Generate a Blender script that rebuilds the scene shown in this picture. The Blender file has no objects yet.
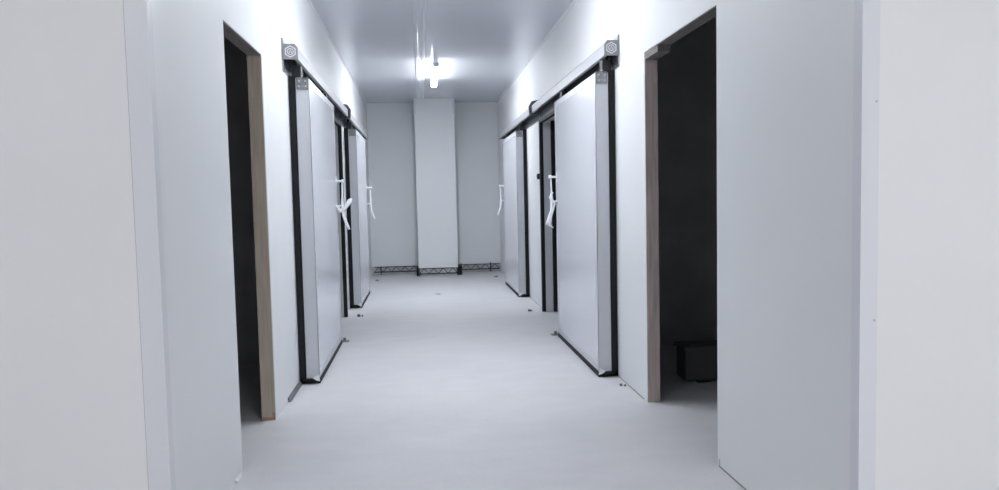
import bpy, bmesh, math, random
from mathutils import Matrix, Vector
random.seed(4)
S = bpy.context.scene
C = S.collection
XL, XR, ZC = -0.976, 1.485, 3.235          # corridor walls, ceiling
TH = 0.09                                   # panel thickness
YL, YR, YE = 2.87, 2.385, 14.2               # corridor mouth left / right, end wall

# ------------------------------------------------------------ materials
def mat(name, col, rough=0.5, metal=0.0, spec=0.5, var=0.0, vscale=3.0, bump=0.0, bscale=40.0,
        emit=None, estr=0.0, coat=0.0, stretch=None, wave=None, alpha=None):
    m = bpy.data.materials.new(name); m.use_nodes = True
    nt = m.node_tree; b = nt.nodes['Principled BSDF']
    b.inputs['Base Color'].default_value = (*col, 1)
    b.inputs['Roughness'].default_value = rough
    b.inputs['Metallic'].default_value = metal
    b.inputs['Specular IOR Level'].default_value = spec
    b.inputs['Coat Weight'].default_value = coat
    tc = nt.nodes.new('ShaderNodeTexCoord')
    src = tc.outputs['Object']
    if stretch:
        mp = nt.nodes.new('ShaderNodeMapping'); mp.inputs['Scale'].default_value = stretch
        nt.links.new(src, mp.inputs['Vector']); src = mp.outputs['Vector']
    if var:
        n = nt.nodes.new('ShaderNodeTexNoise'); n.inputs['Scale'].default_value = vscale
        n.inputs['Detail'].default_value = 6; nt.links.new(src, n.inputs['Vector'])
        r = nt.nodes.new('ShaderNodeValToRGB')
        r.color_ramp.elements[0].position = 0.3; r.color_ramp.elements[1].position = 0.7
        r.color_ramp.elements[0].color = (*[c * (1 - var) for c in col], 1)
        r.color_ramp.elements[1].color = (*[min(1, c * (1 + var)) for c in col], 1)
        nt.links.new(n.outputs['Fac'], r.inputs['Fac']); nt.links.new(r.outputs['Color'], b.inputs['Base Color'])
    if bump:
        n2 = nt.nodes.new('ShaderNodeTexNoise'); n2.inputs['Scale'].default_value = bscale
        n2.inputs['Detail'].default_value = 4; nt.links.new(src, n2.inputs['Vector'])
        bp = nt.nodes.new('ShaderNodeBump'); bp.inputs['Strength'].default_value = bump
        bp.inputs['Distance'].default_value = 0.01
        nt.links.new(n2.outputs['Fac'], bp.inputs['Height']); nt.links.new(bp.outputs['Normal'], b.inputs['Normal'])
    if wave:
        w = nt.nodes.new('ShaderNodeTexWave'); w.wave_type = 'BANDS'; w.bands_direction = wave[0]
        w.wave_profile = 'SIN'; w.inputs['Scale'].default_value = wave[1]
        nt.links.new(tc.outputs['Object'], w.inputs['Vector'])
        bp = nt.nodes.new('ShaderNodeBump'); bp.inputs['Strength'].default_value = 1
        bp.inputs['Distance'].default_value = wave[2]
        nt.links.new(w.outputs['Fac'], bp.inputs['Height']); nt.links.new(bp.outputs['Normal'], b.inputs['Normal'])
    if emit:
        b.inputs['Emission Color'].default_value = (*emit, 1); b.inputs['Emission Strength'].default_value = estr
    if alpha is not None:
        b.inputs['Alpha'].default_value = alpha
    return m

M = {}
M['panel'] = mat('white_panel', (0.775, 0.795, 0.815), 0.5, spec=0.3, var=0.012, vscale=1.2, bump=0.02, bscale=2.5)
M['front_panel'] = mat('white_front_panel', (0.78, 0.785, 0.80), 0.45, spec=0.4, var=0.012, vscale=1.0)
M['ceiling'] = mat('white_ceiling_panel', (0.66, 0.68, 0.73), 0.2, spec=0.42, bump=0.055, bscale=60, stretch=(1, 0.01, 1))
M['floor'] = None
M['strip'] = mat('white_trim', (0.70, 0.72, 0.76), 0.3)
M['leaf'] = mat('leaf_skin', (0.68, 0.70, 0.75), 0.2, spec=0.55, bump=0.015, bscale=2.0)
M['leafedge'] = mat('leaf_edge_profile', (0.57, 0.59, 0.63), 0.35, metal=0.0)
M['alu'] = mat('brushed_aluminium', (0.50, 0.51, 0.54), 0.5, metal=0.5, var=0.05, vscale=30, stretch=(1, 0.02, 1))
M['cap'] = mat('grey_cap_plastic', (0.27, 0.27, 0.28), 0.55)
M['capdark'] = mat('dark_cap_plastic', (0.12, 0.12, 0.14), 0.5)
M['logo'] = mat('pale_print', (0.72, 0.72, 0.76), 0.5)
M['zinc'] = mat('zinc_steel', (0.24, 0.245, 0.26), 0.45, metal=0.5, var=0.35, vscale=60)
M['rail_shade'] = mat('dark_rail_shade', (0.10, 0.10, 0.115), 0.5, metal=0.4)  # dark tone standing in for the shade inside the rail
M['cove'] = mat('glossy_cove_trim', (0.80, 0.82, 0.85), 0.12, spec=0.7)
M['rubber'] = mat('black_rubber', (0.008, 0.009, 0.011), 0.6, spec=0.3)
M['black'] = mat('black_plastic', (0.012, 0.013, 0.016), 0.45)
M['film'] = mat('white_plastic_film', (0.88, 0.90, 0.95), 0.25, bump=0.6, bscale=60)
M['jamb_l'] = mat('raw_board_pale', (0.50, 0.43, 0.355), 0.75, var=0.16, vscale=6, stretch=(8, 8, 0.5), bump=0.15)
M['jamb_r'] = mat('raw_board_brown', (0.50, 0.425, 0.40), 0.75, var=0.2, vscale=7, stretch=(8, 8, 0.5), bump=0.15)
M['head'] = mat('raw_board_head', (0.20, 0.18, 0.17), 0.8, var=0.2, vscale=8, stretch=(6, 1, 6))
M['stain'] = mat('orange_board_stain', (0.38, 0.26, 0.16), 0.8, var=0.2, vscale=20)
M['concrete'] = mat('kerb_concrete', (0.66, 0.67, 0.69), 0.8, var=0.12, vscale=8, bump=0.2)
M['rebar'] = mat('dark_steel_bar', (0.05, 0.052, 0.06), 0.6, metal=0.3)
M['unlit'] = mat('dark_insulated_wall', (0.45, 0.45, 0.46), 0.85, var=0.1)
M['crate'] = mat('dark_crate_board', (0.07, 0.07, 0.075), 0.7, var=0.1)
M['lamp'] = mat('lit_diffuser', (0.9, 0.9, 0.9), 0.4, emit=(0.93, 0.96, 1.0), estr=42)
M['lampbody'] = mat('lamp_housing', (0.75, 0.76, 0.8), 0.4)
M['rubble'] = mat('mortar_rubble', (0.42, 0.42, 0.44), 0.9, var=0.3, vscale=40, bump=0.5)
M['darkchip'] = mat('dark_chip', (0.13, 0.13, 0.14), 0.8)
M['palechip'] = mat('pale_chip', (0.7, 0.7, 0.72), 0.8)

def floor_mat():
    m = bpy.data.materials.new('power_floated_concrete'); m.use_nodes = True
    nt = m.node_tree; N = nt.nodes.new; L = nt.links.new; b = nt.nodes['Principled BSDF']
    tc = N('ShaderNodeTexCoord')
    def noise(scale, det, st):
        mp = N('ShaderNodeMapping'); mp.inputs['Scale'].default_value = st; L(tc.outputs['Object'], mp.inputs['Vector'])
        n = N('ShaderNodeTexNoise'); n.inputs['Scale'].default_value = scale; n.inputs['Detail'].default_value = det
        L(mp.outputs['Vector'], n.inputs['Vector']); return n.outputs['Fac']
    def ramp(f, p0, c0, p1, c1):
        r = N('ShaderNodeValToRGB'); r.color_ramp.elements[0].position = p0; r.color_ramp.elements[1].position = p1
        r.color_ramp.elements[0].color = (*c0, 1); r.color_ramp.elements[1].color = (*c1, 1); L(f, r.inputs['Fac']); return r.outputs['Color']
    def mul(a, c):
        x = N('ShaderNodeMix'); x.data_type = 'RGBA'; x.blend_type = 'MULTIPLY'; x.inputs['Factor'].default_value = 1
        L(a, x.inputs['A']); L(c, x.inputs['B']); return x.outputs['Result']
    a = ramp(noise(0.9, 5, (1, 1, 1)), 0.35, (0.61, 0.615, 0.64), 0.68, (0.655, 0.66, 0.685))
    c = ramp(noise(3.2, 7, (1.0, 1.8, 1)), 0.38, (0.965, 0.965, 0.968), 0.62, (1, 1, 1))
    g = ramp(noise(55, 3, (1, 1, 1)), 0.27, (0.93, 0.93, 0.93), 0.4, (1, 1, 1))
    d = ramp(noise(9, 2, (1, 3, 1)), 0.70, (1, 1, 1), 0.78, (0.92, 0.92, 0.925))
    L(mul(mul(mul(a, c), g), d), b.inputs['Base Color'])
    r = ramp(noise(2.0, 4, (1, 1, 1)), 0.3, (0.52,) * 3, 0.7, (0.66,) * 3); L(r, b.inputs['Roughness'])
    b.inputs['Specular IOR Level'].default_value = 0.35
    bp = N('ShaderNodeBump'); bp.inputs['Strength'].default_value = 0.12; bp.inputs['Distance'].default_value = 0.01
    L(noise(30, 5, (1, 1, 1)), bp.inputs['Height']); L(bp.outputs['Normal'], b.inputs['Normal'])
    return m
M['floor'] = floor_mat()

# ------------------------------------------------------------ helpers
def box(bm, x0, x1, y0, y1, z0, z1):
    x0, x1 = sorted((x0, x1)); y0, y1 = sorted((y0, y1)); z0, z1 = sorted((z0, z1))
    v = [bm.verts.new(p) for p in ((x0,y0,z0),(x1,y0,z0),(x1,y1,z0),(x0,y1,z0),(x0,y0,z1),(x1,y0,z1),(x1,y1,z1),(x0,y1,z1))]
    for f in ((0,3,2,1),(4,5,6,7),(0,1,5,4),(1,2,6,5),(2,3,7,6),(3,0,4,7)):
        bm.faces.new([v[i] for i in f])

def prism(bm, pts, y0, y1):                 # pts: (x,z) outline swept along y
    a = [bm.verts.new((x, y0, z)) for x, z in pts]; b = [bm.verts.new((x, y1, z)) for x, z in pts]
    n = len(pts); bm.faces.new(a); bm.faces.new(b[::-1])
    for i in range(n):
        j = (i + 1) % n; bm.faces.new((a[i], b[i], b[j], a[j]))

def tube(bm, pts, r, seg=8):
    pts = [Vector(p) for p in pts]; rings = []
    rr = r if isinstance(r, (list, tuple)) else [r] * len(pts)
    for i, p in enumerate(pts):
        d = (pts[min(i + 1, len(pts) - 1)] - pts[max(i - 1, 0)]).normalized()
        u = d.orthogonal().normalized() if i == 0 else (u - d * u.dot(d)).normalized()
        w = d.cross(u)
        rings.append([bm.verts.new(p + (u * math.cos(t) + w * math.sin(t)) * rr[i]) for t in [2 * math.pi * k / seg for k in range(seg)]])
    for a, b in zip(rings, rings[1:]):
        for k in range(seg): bm.faces.new((a[k], a[(k + 1) % seg], b[(k + 1) % seg], b[k]))
    bm.faces.new(rings[0][::-1]); bm.faces.new(rings[-1])

def obj(name, bm, m, parent=None, bevel=0.0, smooth=False):
    bmesh.ops.recalc_face_normals(bm, faces=bm.faces)
    me = bpy.data.meshes.new(name); bm.to_mesh(me); bm.free()
    me.materials.append(m)
    if smooth:
        for p in me.polygons: p.use_smooth = True
    o = bpy.data.objects.new(name, me); C.objects.link(o)
    if parent: o.parent = parent
    if bevel:
        md = o.modifiers.new('bevel', 'BEVEL'); md.width = bevel; md.segments = 2; md.limit_method = 'ANGLE'
    return o
def tag(o, label, cat, group=None):
    o['label'] = label; o['category'] = cat
    if group: o['group'] = group
    return o
def thing(name, loc, label, cat, group=None):
    o = bpy.data.objects.new(name, None); C.objects.link(o); o.location = loc; o.empty_display_size = 0.1
    return tag(o, label, cat, group)
def struct(name, bm, m, parent=None, bevel=0.0):
    o = obj(name, bm, m, parent, bevel)
    if not parent: o['kind'] = 'structure'
    return o
B = bmesh.new

# ------------------------------------------------------------ setting
X0, X1, Y0 = -4.2, 4.6, -3.6                # ante-room extents
bm = B(); box(bm, -7.2, 7.6, Y0 - .1, YE + .6, -0.12, 0); struct('floor', bm, M['floor'])
bm = B(); box(bm, -7.2, 7.6, Y0 - .1, YE + .6, ZC, ZC + 0.1); struct('ceiling', bm, M['ceiling'])

def side_wall(name, xi, xo, y0, y1, doors):
    bm = B(); y = y0 + TH
    for d0, d1, zt in doors:
        box(bm, xi, xo, y, d0, 0, ZC); box(bm, xi, xo, d0, d1, zt, ZC); y = d1
    box(bm, xi, xo, y, y1, 0, ZC)
    return struct(name, bm, M['panel'])
OL = (3.95, 4.86, 2.335)                    # plain openings, near
OR = (3.625, 4.83, 2.34)
SL = (7.52, 9.09, 2.32); SR = (7.40, 8.94, 2.32)   # sliding door openings
side_wall('wall_left', XL, XL - TH, YL, YE + .1, [OL, SL])
side_wall('wall_right', XR, XR + TH, YR, YE + .1, [OR, SR])
bm = B(); box(bm, X0, XL, YL, YL + TH, 0, ZC); struct('wall_front_left', bm, M['front_panel'])
bm = B(); box(bm, XR, X1, YR, YR + TH, 0, ZC); struct('wall_front_right', bm, M['front_panel'])
bm = B(); box(bm, X0 - .1, X0, Y0, YL, 0, ZC); struct('wall_anteroom_left', bm, M['front_panel'])
bm = B(); box(bm, X1, X1 + .1, Y0, YR, 0, ZC); struct('wall_anteroom_right', bm, M['front_panel'])
bm = B(); box(bm, X0 - .1, X1 + .1, Y0 - .1, Y0, 0, ZC); struct('wall_back', bm, M['front_panel'])
# end wall stops short of the floor, kerb behind the gap
bm = B(); box(bm, XL, XR, YE, YE + .1, 0.155, ZC); struct('wall_end', bm, M['panel'])
bm = B(); box(bm, XL, XR, YE + .035, YE + .12, 0, 0.155); struct('trim_1', bm, M['concrete'])
# unlit cold rooms
def room(name, xa, xb, ya, yb):
    s = 0.03; o = 1 if xb > xa else -1
    for nm, a in (('', (xb, xb + o * s, ya, yb, 0, ZC)), ('_front', (xa, xb, ya - s, ya, 0, ZC)), ('_back', (xa, xb, yb, yb + s, 0, ZC))):
        bm = B(); box(bm, *a); struct(name + nm, bm, M['unlit'])
    bm = B(); box(bm, xa, xb, ya, yb, ZC - .02, ZC - 0.001); struct(name.replace('wall', 'ceiling'), bm, M['unlit'])
room('wall_coldroom_left_near', XL - TH, -6.4, 3.2, 6.6); room('wall_coldroom_left_far', XL - TH, -6.4, 6.8, 12)
room('wall_coldroom_right_near', XR + TH, 6.8, 2.8, 6.6); room('wall_coldroom_right_far', XR + TH, 6.8, 6.8, 12)

# raw board linings of the two plain openings
def lining(names, xi, xo, D, mj, stain, notch):
    y0, y1, zt = D; t = 0.006; e = 0.004
    o = 1 if xo > xi else -1
    a, b = xi + o * e, xo - o * e
    bm = B(); box(bm, a, b, y1 - t, y1, 0, zt - .0)
    j = struct(names[0], bm, mj)
    if stain:
        bm = B(); box(bm, a, b, y1 - t - .001, y1 - t, 0, 0.022); box(bm, a, xi+o*.02, y1-t-.001, y1-t, .022, .05); struct('stain', bm, M['stain'], j)
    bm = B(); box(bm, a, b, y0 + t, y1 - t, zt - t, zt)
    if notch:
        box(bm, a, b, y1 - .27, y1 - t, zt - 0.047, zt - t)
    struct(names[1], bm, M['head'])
    bm = B(); box(bm, a, b, y0, y0 + t, 0, zt); struct(names[2], bm, mj)
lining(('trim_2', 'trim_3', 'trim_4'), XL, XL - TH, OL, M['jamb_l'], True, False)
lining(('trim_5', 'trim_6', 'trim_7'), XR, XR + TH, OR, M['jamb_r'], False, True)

# folded corner trims with their screws
def corner(name, x, y, o, wid, zs):
    bm = B(); box(bm, x, x + o * wid, y - .002, y - .0002, 0, ZC); box(bm, x + o*0, x - o * .0015, y - .002, y + .05, 0, ZC)
    t = struct(name, bm, M['strip'])
    bm = B(); box(bm, x + o * wid, x + o * (wid + .0015), y - .0015, y - .0002, 0, ZC); obj('edge_shadow_line', bm, M['cap'] if o < 0 else M['strip'], t)  # left line is darkened to paint in the shadow along the flange edge
    for z in zs:
        bm = B(); xs = x + o * (wid - .009)
        bmesh.ops.create_uvsphere(bm, u_segments=12, v_segments=6, radius=0.0042, matrix=Matrix.Translation((xs, y - .003, z)) @ Matrix.Diagonal((1, .55, 1, 1)))
        obj('screw', bm, M['alu'] if o > 0 else M['strip'], t, smooth=True)
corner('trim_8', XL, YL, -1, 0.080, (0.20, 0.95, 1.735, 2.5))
corner('trim_9', XR, YR, 1, 0.06, (0.21, 0.955, 1.70, 2.45))

# ceiling joint cover and perimeter angle
bm = B(); prism(bm, [(-.035, ZC), (-.03, ZC - .006), (.0, ZC - .009), (.012, ZC-.004), (.05, ZC - .004), (.062, ZC - .009), (.09, ZC - .006), (.095, ZC)], YL-2, YE); struct('trim_10', bm, M['strip'])
bm = B(); prism(bm, [(XL, ZC), (XL + .022, ZC), (XL + .016, ZC - .008), (XL + .008, ZC - .016), (XL, ZC - .022)], YL, YE); struct('trim_11', bm, M['cove'])
bm = B(); prism(bm, [(XR, ZC), (XR - .022, ZC), (XR - .016, ZC - .008), (XR - .008, ZC - .016), (XR, ZC - .022)], YR, YE); struct('trim_12', bm, M['cove'])
# vertical panel joints on the walls (thin recess cover)
n = 13
for x, o, ys in ((XR, -1, (8.1,)),):
    for y in ys:
        bm = B(); box(bm, x, x + o * .0008, y - .002, y + .002, 2.62 if y > 5.4 else 0.0, ZC); struct('trim_%d' % n, bm, M['strip']); n += 1
# loose strip of base angle on the left wall between opening and sliding door
bm = B(); prism(bm, [(XL, 0), (XL + .022, 0), (XL + .022, .006), (XL + .006, .03), (XL, .03)], 5.28, 5.9); struct('baseboard_left', bm, M['zinc'])
bm = B(); box(bm, XR - .003, XR, 4.9, 5.6, 0, .006); box(bm, XR - .003, XR, 9.05, 10.3, 0, .006); struct('baseboard_right', bm, M['cap'])
bm = B(); box(bm, XR - .003, XR, YR, 3.6, 0, .007); box(bm, XR-.0015, XR, 3.597, 3.6, 0, .04); struct('baseboard_right_near', bm, M['cap'])

# ------------------------------------------------------------ column on the end wall
cx0, cx1, cy = -0.085, 0.632, 13.6
t = thing('column', ((cx0 + cx1) / 2, cy + .3, 0), 'full-height white boxed column standing at the middle of the end wall', 'column')
def loc(bm_fn, root):                       # build in world coordinates, shift to the root's frame
    bm = B(); bm_fn(bm); bmesh.ops.translate(bm, verts=bm.verts, vec=-Vector(root.location)); return bm
obj('casing', loc(lambda b: box(b, cx0, cx1, cy, YE, 0.155, ZC), t), M['panel'], t, bevel=.004)
obj('base', loc(lambda b: box(b, cx0 + .03, cx1 - .03, cy + .045, YE + .03, 0, 0.155), t), M['concrete'], t)
def cove(b):
    box(b, cx0 - .012, cx0 + .03, cy - .006, cy + .0, 2.95, ZC); box(b, cx1 - .03, cx1 + .012, cy - .006, cy, 2.95, ZC)
obj('corner_profile', loc(cove, t), M['strip'], t)

# lattice girders along the foot of the end wall
def girder(label, x0, x1, y, z0, z1, nz, posts, zp=0.0):
    t = thing('lattice_girder', ((x0 + x1) / 2, y, 0), label, 'steel girder', None)
    def rods(b):
        tube(b, [(x0, y, z1), (x1, y, z1)], .007, 6); tube(b, [(x0, y, z0), (x1, y, z0)], .012, 6)
    obj('chord_bar', loc(rods, t), M['rebar'], t)
    def zig(b):
        st = (x1 - x0) / nz
        for i in range(nz):
            tube(b, [(x0 + i * st, y, z0), (x0 + (i + .5) * st, y, z1)], .0065, 6)
            tube(b, [(x0 + (i + .5) * st, y, z1), (x0 + (i + 1) * st, y, z0)], .0065, 6)
    obj('zigzag_bar', loc(zig, t), M['rebar'], t)
    for px, w, zt in posts:
        obj('post', loc(lambda b: box(b, px - w / 2, px + w / 2, y - .012, y + .012, zp, zt), t), M['rebar'], t)
girder('dark lattice steel girder along the foot of the end wall, left of the column', -0.93, -0.10, YE - .02, .055, .15, 5, [(-0.80, .016, .16)])
girder('dark lattice steel girder across the foot of the white column', -0.075, 0.622, cy + .02, .05, .148, 4, [(-0.075, .012, .15), (0.622, .012, .15)])
girder('dark lattice steel girder along the foot of the end wall, right of the column', 0.72, 1.46, YE - .02, .055, .15, 4, [(1.285, .02, .18), (0.72, .02, .17)])
# dark foam blocks beside the column's foot
for x0, x1, lb in ((-.125, -.09, 'narrow black block at the left foot of the white column'), (.637, .715, 'black block at the right foot of the white column')):
    bm = B(); box(bm, x0, x1, cy + .12, cy + .5, 0, .165)
    tag(obj('packing_block', bm, M['rubber'], None, bevel=.004), lb, 'block')

# ------------------------------------------------------------ sliding doors
def sliding_door(side, y0, y1, label):
    xw, o = (XL, 1) if side == 'L' else (XR, -1)
    rx = xw + o * .10
    t = thing('sliding_door', (rx, (y0 + y1) / 2, 0), label, 'sliding door')
    X = lambda off: xw + o * off
    F, Bk, z0, z1 = 0.155, 0.055, 0.045, 2.335
    obj('panel', loc(lambda b: box(b, X(Bk + .002), X(F - .003), y0 + .003, y1 - .003, z0 + .003, z1 - .003), t), M['leaf'], t)
    w = .055
    def fr(b):                              # U profile round the rim
        for a in ((y0, y0 + .002, z0, z1), (y1 - .002, y1, z0, z1), (y0, y1, z0, z0 + .002), (y0, y1, z1 - .002, z1)):
            box(b, X(Bk), X(F), *a)
        for a in ((y0, y0 + w, z0, z1), (y1 - w, y1, z0, z1), (y0 + w, y1 - w, z0, z0 + w), (y0 + w, y1 - w, z1 - w, z1)):
            box(b, X(F - .003), X(F), *a); box(b, X(Bk), X(Bk + .002), *a)
    obj('edge_profile', loc(fr, t), M['leafedge'], t)
    def seal(b):
        box(b, X(.004), X(Bk), y0 + .004, y0 + .07, .008, z1 + .018); box(b, X(.004), X(Bk), y1 - .07, y1 - .004, .008, z1 - .03)
        box(b, X(.004), X(Bk), y0 + .07, y1 - .07, z1 - .1, z1 - .03)
        box(b, X(.004), X(.13), y0 + .004, y0 + .05, .006, .04)
        tube(b, [(X(.03), y0 + .002, .03), (X(.075), y0 - .012, .036), (X(.12), y0 + .0, .02)], .011, 8)
    obj('side_seal', loc(seal, t), M['rubber'], t)
    def bs(b):
        prism(b, [(X(F - .03), z0), (X(F), z0), (X(F + .004), .004), (X(F - .012), .004)], y0, y1)
    obj('bottom_seal', loc(bs, t), M['rubber'], t)
    def scrap(b):
        v = [b.verts.new(p) for p in ((X(.10), y0 - .01, .05), (X(.152), y0 - .012, .075), (X(.158), y0 - .004, .02), (X(.13), y0 - .014, .03))]
        b.faces.new(v); r = bmesh.ops.extrude_face_region(b, geom=b.faces[:]); bmesh.ops.translate(b, verts=[g for g in r['geom'] if isinstance(g, bmesh.types.BMVert)], vec=(0, .003, 0))
    obj('torn_film', loc(scrap, t), M['film'], t)['label'] = 'torn white film hanging at the bottom corner'
    for yy, s in ((y0, 1), (y1 - .09, 0)):
        def hang(b):
            box(b, X(.062), X(.15), (y0 - .006) if s else (y1 + .001), y0 if s else y1 + .007, z1 - .085, z1 + .004)
            box(b, X(.062), X(.15), yy - (.006 if s else 0), yy + .09, z1, z1 + .006)
            box(b, X(.07), X(.078), yy + .01, yy + .08, z1, z1 + .10)
        h = obj('hanger_bracket', loc(hang, t), M['zinc'], t)
        obj('carriage', loc(lambda b: box(b, X(.03), X(.098), yy + .005, yy + .085, z1 + .008, z1 + .095), t), M['black'], h)
        def wheel(b):
            bmesh.ops.create_cone(b, cap_ends=True, segments=20, radius1=.022, radius2=.022, depth=.022,
                matrix=Matrix.Translation((X(.055), yy + .045, z1 + .115)) @ Matrix.Rotation(math.pi / 2, 4, 'Y'))
        obj('roller', loc(wheel, t), M['black'], h)
        def bolts(b):
            for dx, dz in ((.082, -.02), (.13, -.02), (.082, -.06), (.13, -.06), (.105, .015)):
                yb = (y0 - .009) if s else (y1 + .009)
                bmesh.ops.create_cone(b, cap_ends=True, segments=6, radius1=.007, radius2=.007, depth=.007,
                    matrix=Matrix.Translation((X(dx), yb + (0.006 if dz > 0 else 0), z1 + dz)) @ Matrix.Rotation(math.pi / 2, 4, 'X'))
        obj('bolt', loc(bolts, t), M['alu'], h)
    # pull handle standing off the face near the far edge, still in its film
    hy, hz = y1 - .07, 1.60
    def hb(b):
        tube(b, [(X(F), hy, hz), (X(F + .085), hy, hz)], .011, 10); tube(b, [(X(F), hy, hz - .24), (X(F + .06), hy, hz - .24)], .009, 10)
        box(b, X(F), X(F + .008), hy - .022, hy + .022, hz - .05, hz + .05)
        bmesh.ops.create_cone(b, cap_ends=True, segments=14, radius1=.019, radius2=.019, depth=.03, matrix=Matrix.Translation((X(F + .07), hy, hz)) @ Matrix.Rotation(math.pi / 2, 4, 'Y'))
    h = obj('handle', loc(hb, t), M['film'], t, smooth=False)
    def grip(b):
        tube(b, [(X(F + .06), hy, hz - .01), (X(F + .058), hy, hz - .12), (X(F + .055), hy, hz - .24), (X(F + .062), hy, hz - .33), (X(F + .095), hy, hz - .43), (X(F + .115), hy, hz - .47)],
             [.007, .008, .016, .013, .016, .011], 8)
    obj('grip_bar', loc(grip, t), M['film'], h, smooth=True)
    return t, X, hy, hz, h

dl1, X, hy, hz, h = sliding_door('L', 5.78, 7.40, 'nearer white sliding door on the left wall, film-wrapped handle, just past the pale-edged opening')
def wrap(b):
    tube(b, [(X(.15), hy - .02, hz - .23), (X(.19), hy, hz - .29), (X(.23), hy - .01, hz - .27), (X(.285), hy, hz - .19), (X(.30), hy, hz - .17)], [.006, .024, .018, .026, .008], 8)
obj('plastic_wrap', loc(wrap, dl1), M['film'], h, smooth=True)
dl2, X, hy, hz, h = sliding_door('L', 9.83, 11.42, 'farther white sliding door on the left wall, shut, white handle near the end wall')
dr1, X, hy, hz, h = sliding_door('R', 5.57, 7.30, 'nearer white sliding door on the right wall, just past the dark brown-edged opening')
def wrap(b):
    tube(b, [(X(.20), hy, hz - .15), (X(.23), hy - .01, hz - .20), (X(.18), hy, hz - .26), (X(.215), hy, hz - .37), (X(.24), hy, hz - .47), (X(.20), hy, hz - .50)], [.009, .016, .012, .012, .016, .006], 8)
obj('plastic_wrap', loc(wrap, dr1), M['film'], h, smooth=True)
dr2, X, hy, hz, h = sliding_door('R', 10.33, 12.0, 'farther white sliding door on the right wall, shut, white handle near the end wall')

# ------------------------------------------------------------ door rails
def rail(side, y0, y1, label, dark):
    xw, o = (XL, 1) if side == 'L' else (XR, -1)
    X = lambda off: xw + o * off
    t = thing('door_rail', (xw, (y0 + y1) / 2, 2.357), label, 'door rail')
    f = .112
    prof = [(0, 2.357), (.009, 2.357), (.009, 2.531), (.088, 2.531), (.101, 2.516), (.101, 2.452), (.085, 2.452), (.085, 2.440), (f, 2.440), (f, 2.520), (.092, 2.545), (.009, 2.545), (.009, 2.585), (0, 2.585)]
    obj('rail_body', loc(lambda b: prism(b, [(X(a), z) for a, z in prof], y0 + .006, y1 - .006), t), M['alu'], t)
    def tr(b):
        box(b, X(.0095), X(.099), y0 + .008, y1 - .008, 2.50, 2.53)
    obj('inner_shade', loc(tr, t), M['rail_shade'], t)  # dark insert, shade of the rail's hollow underside put in as colour
    obj('lip_shade', loc(lambda b: box(b, X(.0092), X(.013), y0 + .007, y1 - .008, 2.36, 2.495), t), M['rail_shade'], t)  # dark cover that paints shade onto the back plate's lower lip
    for yy, near in ((y0, True), (y1 - .006, False)):
        cp = [(0, 2.437), (f + .003, 2.437), (f + .003, 2.520), (.094, 2.548), (.014, 2.548), (.012, 2.590), (0, 2.590)]
        ya, yb = (y0 - .004, y0 + .005) if near else (y1 - .005, y1 + .003)
        if not near and not dark:
            cp = [(0, 2.415), (f + .028, 2.415), (f + .036, 2.52), (.11, 2.58), (.014, 2.60), (0, 2.60)]; ya, yb = y1 - .005, y1 + .03
        c = obj('end_cap', loc(lambda b: prism(b, [(X(a), z) for a, z in cp], ya, yb), t), M['capdark'] if (dark or not near) else M['cap'], t)
        if near:
            cx, cz = X(.062), 2.492
            def ring(b, r1, r0, n=6, ph=math.pi / 6, dz=0, dx=0):
                P = [(cx + dx + math.cos(ph + k * 2 * math.pi / n) * r, cz + dz + math.sin(ph + k * 2 * math.pi / n) * r) for r in (r1, r0) for k in range(n)]
                v = [b.verts.new((x, ya - .001, z)) for x, z in P]; w = [b.verts.new((x, ya - .0001, z)) for x, z in P]
                for k in range(n):
                    j = (k + 1) % n
                    b.faces.new((v[k], v[j], v[n + j], v[n + k])); b.faces.new((v[k], w[k], w[j], v[j])); b.faces.new((v[n+k], v[n+j], w[n+j], w[n+k]))
            def lg(b):
                ring(b, .044, .0355); ring(b, .024, .0185, 20, 0)
                for dx, dz in ((-.008, -.004), (.008, -.004), (0, .008)):
                    box(b, cx + dx - .003, cx + dx + .003, ya - .001, ya - .0001, cz + dz - .007, cz + dz + .005)
            obj('hexagon_logo', loc(lg, t), M['logo'], c)
rail('L', 5.57, 9.28, 'long aluminium door rail above the nearer left sliding door, grey hexagon-marked end cap', False)
rail('L', 9.34, 12.66, 'farther aluminium door rail on the left wall, dark end cap', True)
rail('R', 5.44, 9.10, 'long aluminium door rail above the nearer right sliding door, grey hexagon-marked end cap', False)
rail('R', 9.18, 12.95, 'farther aluminium door rail on the right wall, dark end cap', True)

# black rubber-faced frames round the sliding openings, with panel jamb lining
def frame(side, D, label):
    xw, o = (XL, 1) if side == 'L' else (XR, -1)
    X = lambda off: xw + o * off
    y0, y1, zt = D
    t = thing('door_frame', (xw, (y0 + y1) / 2, 0), label, 'door frame')
    def a(b):
        box(b, X(.001), X(.042), y0 - .07, y0, 0, zt + .02); box(b, X(.001), X(.042), y1, y1 + .07, 0, zt + .02); box(b, X(.001), X(.042), y0, y1, zt - .02, zt + .02)
    obj('front_gasket', loc(a, t), M['rubber'], t)
    def l(b):
        box(b, X(.0), X(-TH), y1 - .004, y1, 0, zt - .02); box(b, X(0), X(-TH), y0, y0 + .004, 0, zt - .02)
    obj('jamb_lining', loc(l, t), M['leafedge'], t)
    def k(b):
        box(b, X(-TH), X(-TH - .05), y1 - .03, y1 + .06, 0, zt); box(b, X(-TH), X(-TH - .05), y0 - .06, y0 + .03, 0, zt)
    obj('rear_gasket', loc(k, t), M['rubber'], t)
frame('L', SL, 'black-edged frame of the open doorway beyond the nearer left sliding door')
frame('R', SR, 'black-edged frame of the open doorway beyond the nearer right sliding door')

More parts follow.
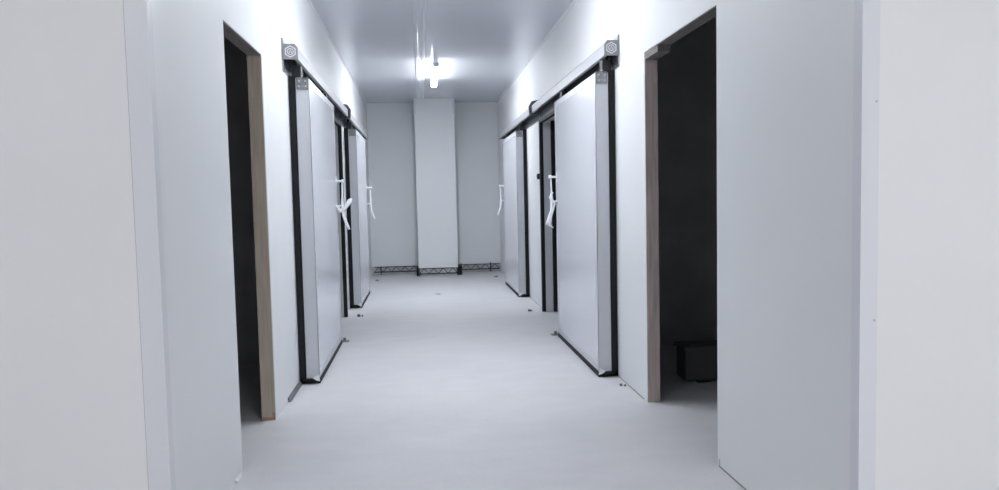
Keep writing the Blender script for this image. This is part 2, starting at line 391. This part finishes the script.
# switches on the wall beside them
def switch(side, y, z, label):
    xw, o = (XL, 1) if side == 'L' else (XR, -1)
    t = thing('wall_switch', (xw, y, z), label, 'switch')
    bm = B(); box(bm, 0, o * .03, -.035, .035, -.035, .035); obj('switch_box', bm, M['black'], t, bevel=.004)
    bm = B(); box(bm, o * .03, o * .036, -.014, .014, -.022, .022); obj('rocker', bm, M['capdark'], t)
switch('L', 9.26, 1.665, 'small black switch on the left wall beyond the nearer sliding door')
switch('R', 9.27, 1.665, 'small black switch on the right wall beyond the nearer sliding door')

# ------------------------------------------------------------ lamps
def lamp(x, y, label, L=1.6, along='y', z=ZC - .115, m=None):
    t = thing('batten_lamp', (x, y, z), label, 'lamp', None)
    def R(b):
        if along == 'x': bmesh.ops.rotate(b, verts=b.verts, cent=(0, 0, 0), matrix=Matrix.Rotation(math.pi / 2, 3, 'Z'))
        return b
    bm = B(); box(bm, -.040, .040, -L / 2, L / 2, .018, .05); obj('housing', R(bm), M['lampbody'], t, bevel=.005)
    bm = B(); pts = [(.042 * math.cos(a), .018 - .03 * math.sin(a)) for a in [math.pi * k / 8 for k in range(9)]]
    prism(bm, pts, -L / 2 + .02, L / 2 - .02); obj('diffuser', R(bm), m or M['lamp'], t)
    for s in (-1, 1):
        bm = B(); box(bm, -.04, .04, s * (L / 2 - .02), s * (L / 2 + .004), -.010, .048); obj('end_cap', R(bm), M['lampbody'], t, bevel=.004)
        bm = B(); tube(bm, [(0, s * L * .3, .05), (0, s * L * .3, ZC - z)], .006, 8); obj('suspension_rod', R(bm), M['zinc'], t)
lamp(.235, 10.6, 'lit white batten lamp hanging under the ceiling near the end wall', 1.7)
lamp(.235, 5.6, 'lit batten lamp hanging under the ceiling above the nearer sliding doors')
M['lamp2'] = mat('lit_diffuser_anteroom', (0.9, 0.9, 0.9), 0.4, emit=(1.0, 0.99, 0.98), estr=92)
M['fill_lamp'] = mat('lit_fill_diffuser', (0.9, 0.9, 0.9), 0.4, emit=(1.0, 0.99, 0.98), estr=43)  # for the added fill lamp only
lamp(1.9, -2.0, 'lit batten lamp under the ceiling before the corridor mouth, to the right', 1.6, 'x', m=M['lamp2'])
lamp(-2.9, -0.6, 'added fill lamp under the ceiling before the corridor mouth, to the left', 1.2, 'x', m=M['fill_lamp'])  # unseen lamp added to brighten the left front wall

# ------------------------------------------------------------ small things on the floor
for x, y, lb in ((XL + .17, 7.50, 'small floor guide at the far foot of the nearer left sliding door'), (XR - .165, 7.40, 'small floor guide at the far foot of the nearer right sliding door')):
    t = thing('floor_guide', (x, y, 0), lb, 'floor guide')
    bm = B(); box(bm, -.045, .045, -.04, .04, .0, .008); obj('base_plate', bm, M['zinc'], t)
    bm = B(); bmesh.ops.create_cone(bm, cap_ends=True, segments=14, radius1=.014, radius2=.014, depth=.03, matrix=Matrix.Translation((0, 0, .023))); obj('guide_pin', bm, M['capdark'], t)
def chip(name, x, y, r, m, lb, cat, flat=.45, seed=0, n=1):
    rd = random.Random(seed); bm = B()
    for k in range(n):
        ox, oy = (rd.uniform(-1, 1) * r * 2.2, rd.uniform(-1, 1) * r) if k else (0, 0)
        q = r * rd.uniform(.55, 1)
        g = bmesh.ops.create_icosphere(bm, subdivisions=2, radius=q)
        for v in g['verts']:
            v.co *= rd.uniform(.75, 1.15); v.co.z = v.co.z * flat + q * flat * .75; v.co.x += ox; v.co.y += oy
            if v.co.z < 0: v.co.z = 0
    o = obj(name, bm, m); o.location = (x, y, 0); return tag(o, lb, cat)
chip('anchor_remnant', -.80, 9.09, .020, M['darkchip'], 'dark bolt remnants on the floor beside the left wall, before the farther sliding door', 'bolt', 1, 2, 3)
chip('anchor_remnant', 1.31, 9.02, .020, M['darkchip'], 'dark bolt remnants on the floor beside the right wall, before the farther sliding door', 'bolt', 1, 3, 3)
chip('anchor_remnant', -.80, 13.1, .028, M['cap'], 'small grey bolt remnants on the floor before the end wall, at the left', 'bolt', .8, 4, 3)
chip('anchor_remnant', 1.30, 13.1, .028, M['cap'], 'small grey bolt remnants on the floor before the end wall, at the right', 'bolt', .8, 5, 3)
chip('bolt_stub', 1.425, 5.28, .013, M['darkchip'], 'tiny dark stub on the floor by the right wall, between opening and sliding door', 'bolt', 1, 6, 2)
chip('floor_plug', .19, 11.0, .036, M['cap'], 'small grey plug in the middle of the floor under the far lamp', 'plug', .25, 7, 2)
for i, (x, y) in enumerate(((.37, 4.62), (.27, 4.8), (-.42, 3.98), (.53, 4.2))):
    chip('grit', x, y, .0045, M['palechip'] if i > 1 else M['concrete'], 'tiny pale crumb lying on the open floor between the two plain openings', 'grit', .6, 10 + i)['group'] = 'crumbs on the corridor floor'
# crumbled mortar along the near left wall foot
bm = B(); rd = random.Random(8)
for k in range(46):
    y = rd.uniform(3.3, 3.62); r = rd.uniform(.004, .012)
    g = bmesh.ops.create_icosphere(bm, subdivisions=1, radius=r)
    for v in g['verts']:
        v.co *= rd.uniform(.7, 1.2); v.co += Vector((XL + .012 + rd.random() * .012, y, r * .5)); v.co.z = max(v.co.z, 0); v.co.x = max(v.co.x, XL + .001)
o = obj('mortar_crumbs', bm, M['rubble']); o['kind'] = 'stuff'; tag(o, 'grey mortar crumbs along the foot of the near left wall', 'rubble')
bm = B(); v = [bm.verts.new(p) for p in ((XL + .004, 3.90, .014), (XL + .018, 3.86, .002), (XL + .02, 3.78, .003), (XL + .005, 3.76, .015))]
bm.faces.new(v); r = bmesh.ops.extrude_face_region(bm, geom=bm.faces[:]); bmesh.ops.translate(bm, verts=[g for g in r['geom'] if isinstance(g, bmesh.types.BMVert)], vec=(0, 0, .003))
tag(obj('paper_scrap', bm, M['palechip']), 'white torn scrap at the foot of the near left wall, beside the opening', 'scrap')

# dark crate inside the right room
t = thing('crate', (2.66, 5.36, 0), 'dark crate standing in the unlit room behind the right opening', 'crate')
bm = B(); box(bm, -.75, .75, -.10, .10, .02, .25); obj('crate_body', bm, M['crate'], t, bevel=.006)
bm = B(); box(bm, -.765, .765, -.115, .115, .25, .275); obj('lid', bm, M['crate'], t, bevel=.004)
for sx in (-.6, 0, .6):
    bm = B(); box(bm, sx - .05, sx + .05, -.09, .09, 0, .02); obj('skid', bm, M['black'], t)

# ------------------------------------------------------------ world, camera, view
w = bpy.data.worlds.new('world'); S.world = w; w.use_nodes = True
w.node_tree.nodes['Background'].inputs[0].default_value = (0.6, 0.65, 0.75, 1); w.node_tree.nodes['Background'].inputs[1].default_value = 0.02
yaw, pitch, roll, fpx = 0.1031, -0.0626, -0.0214, 742.2
cyw, syw, cp, sp = math.cos(yaw), math.sin(yaw), math.cos(pitch), math.sin(pitch)
f = Vector((syw * cp, cyw * cp, sp)); r = Vector((cyw, -syw, 0)); u = r.cross(f)
r2 = math.cos(roll) * r + math.sin(roll) * u; u2 = -math.sin(roll) * r + math.cos(roll) * u
cam = bpy.data.cameras.new('camera'); co = bpy.data.objects.new('camera', cam); C.objects.link(co)
cam.sensor_width = 36; cam.lens = fpx / 999 * 36; cam.clip_start = .05
mw = Matrix((r2, u2, -f)).transposed().to_4x4(); mw.translation = Vector((0, 0, 1.4)); co.matrix_world = mw
S.camera = co
vs = S.view_settings; vs.view_transform = 'Standard'; vs.look = 'None'; vs.gamma = 1; vs.use_curve_mapping = False; vs.exposure = 1.42
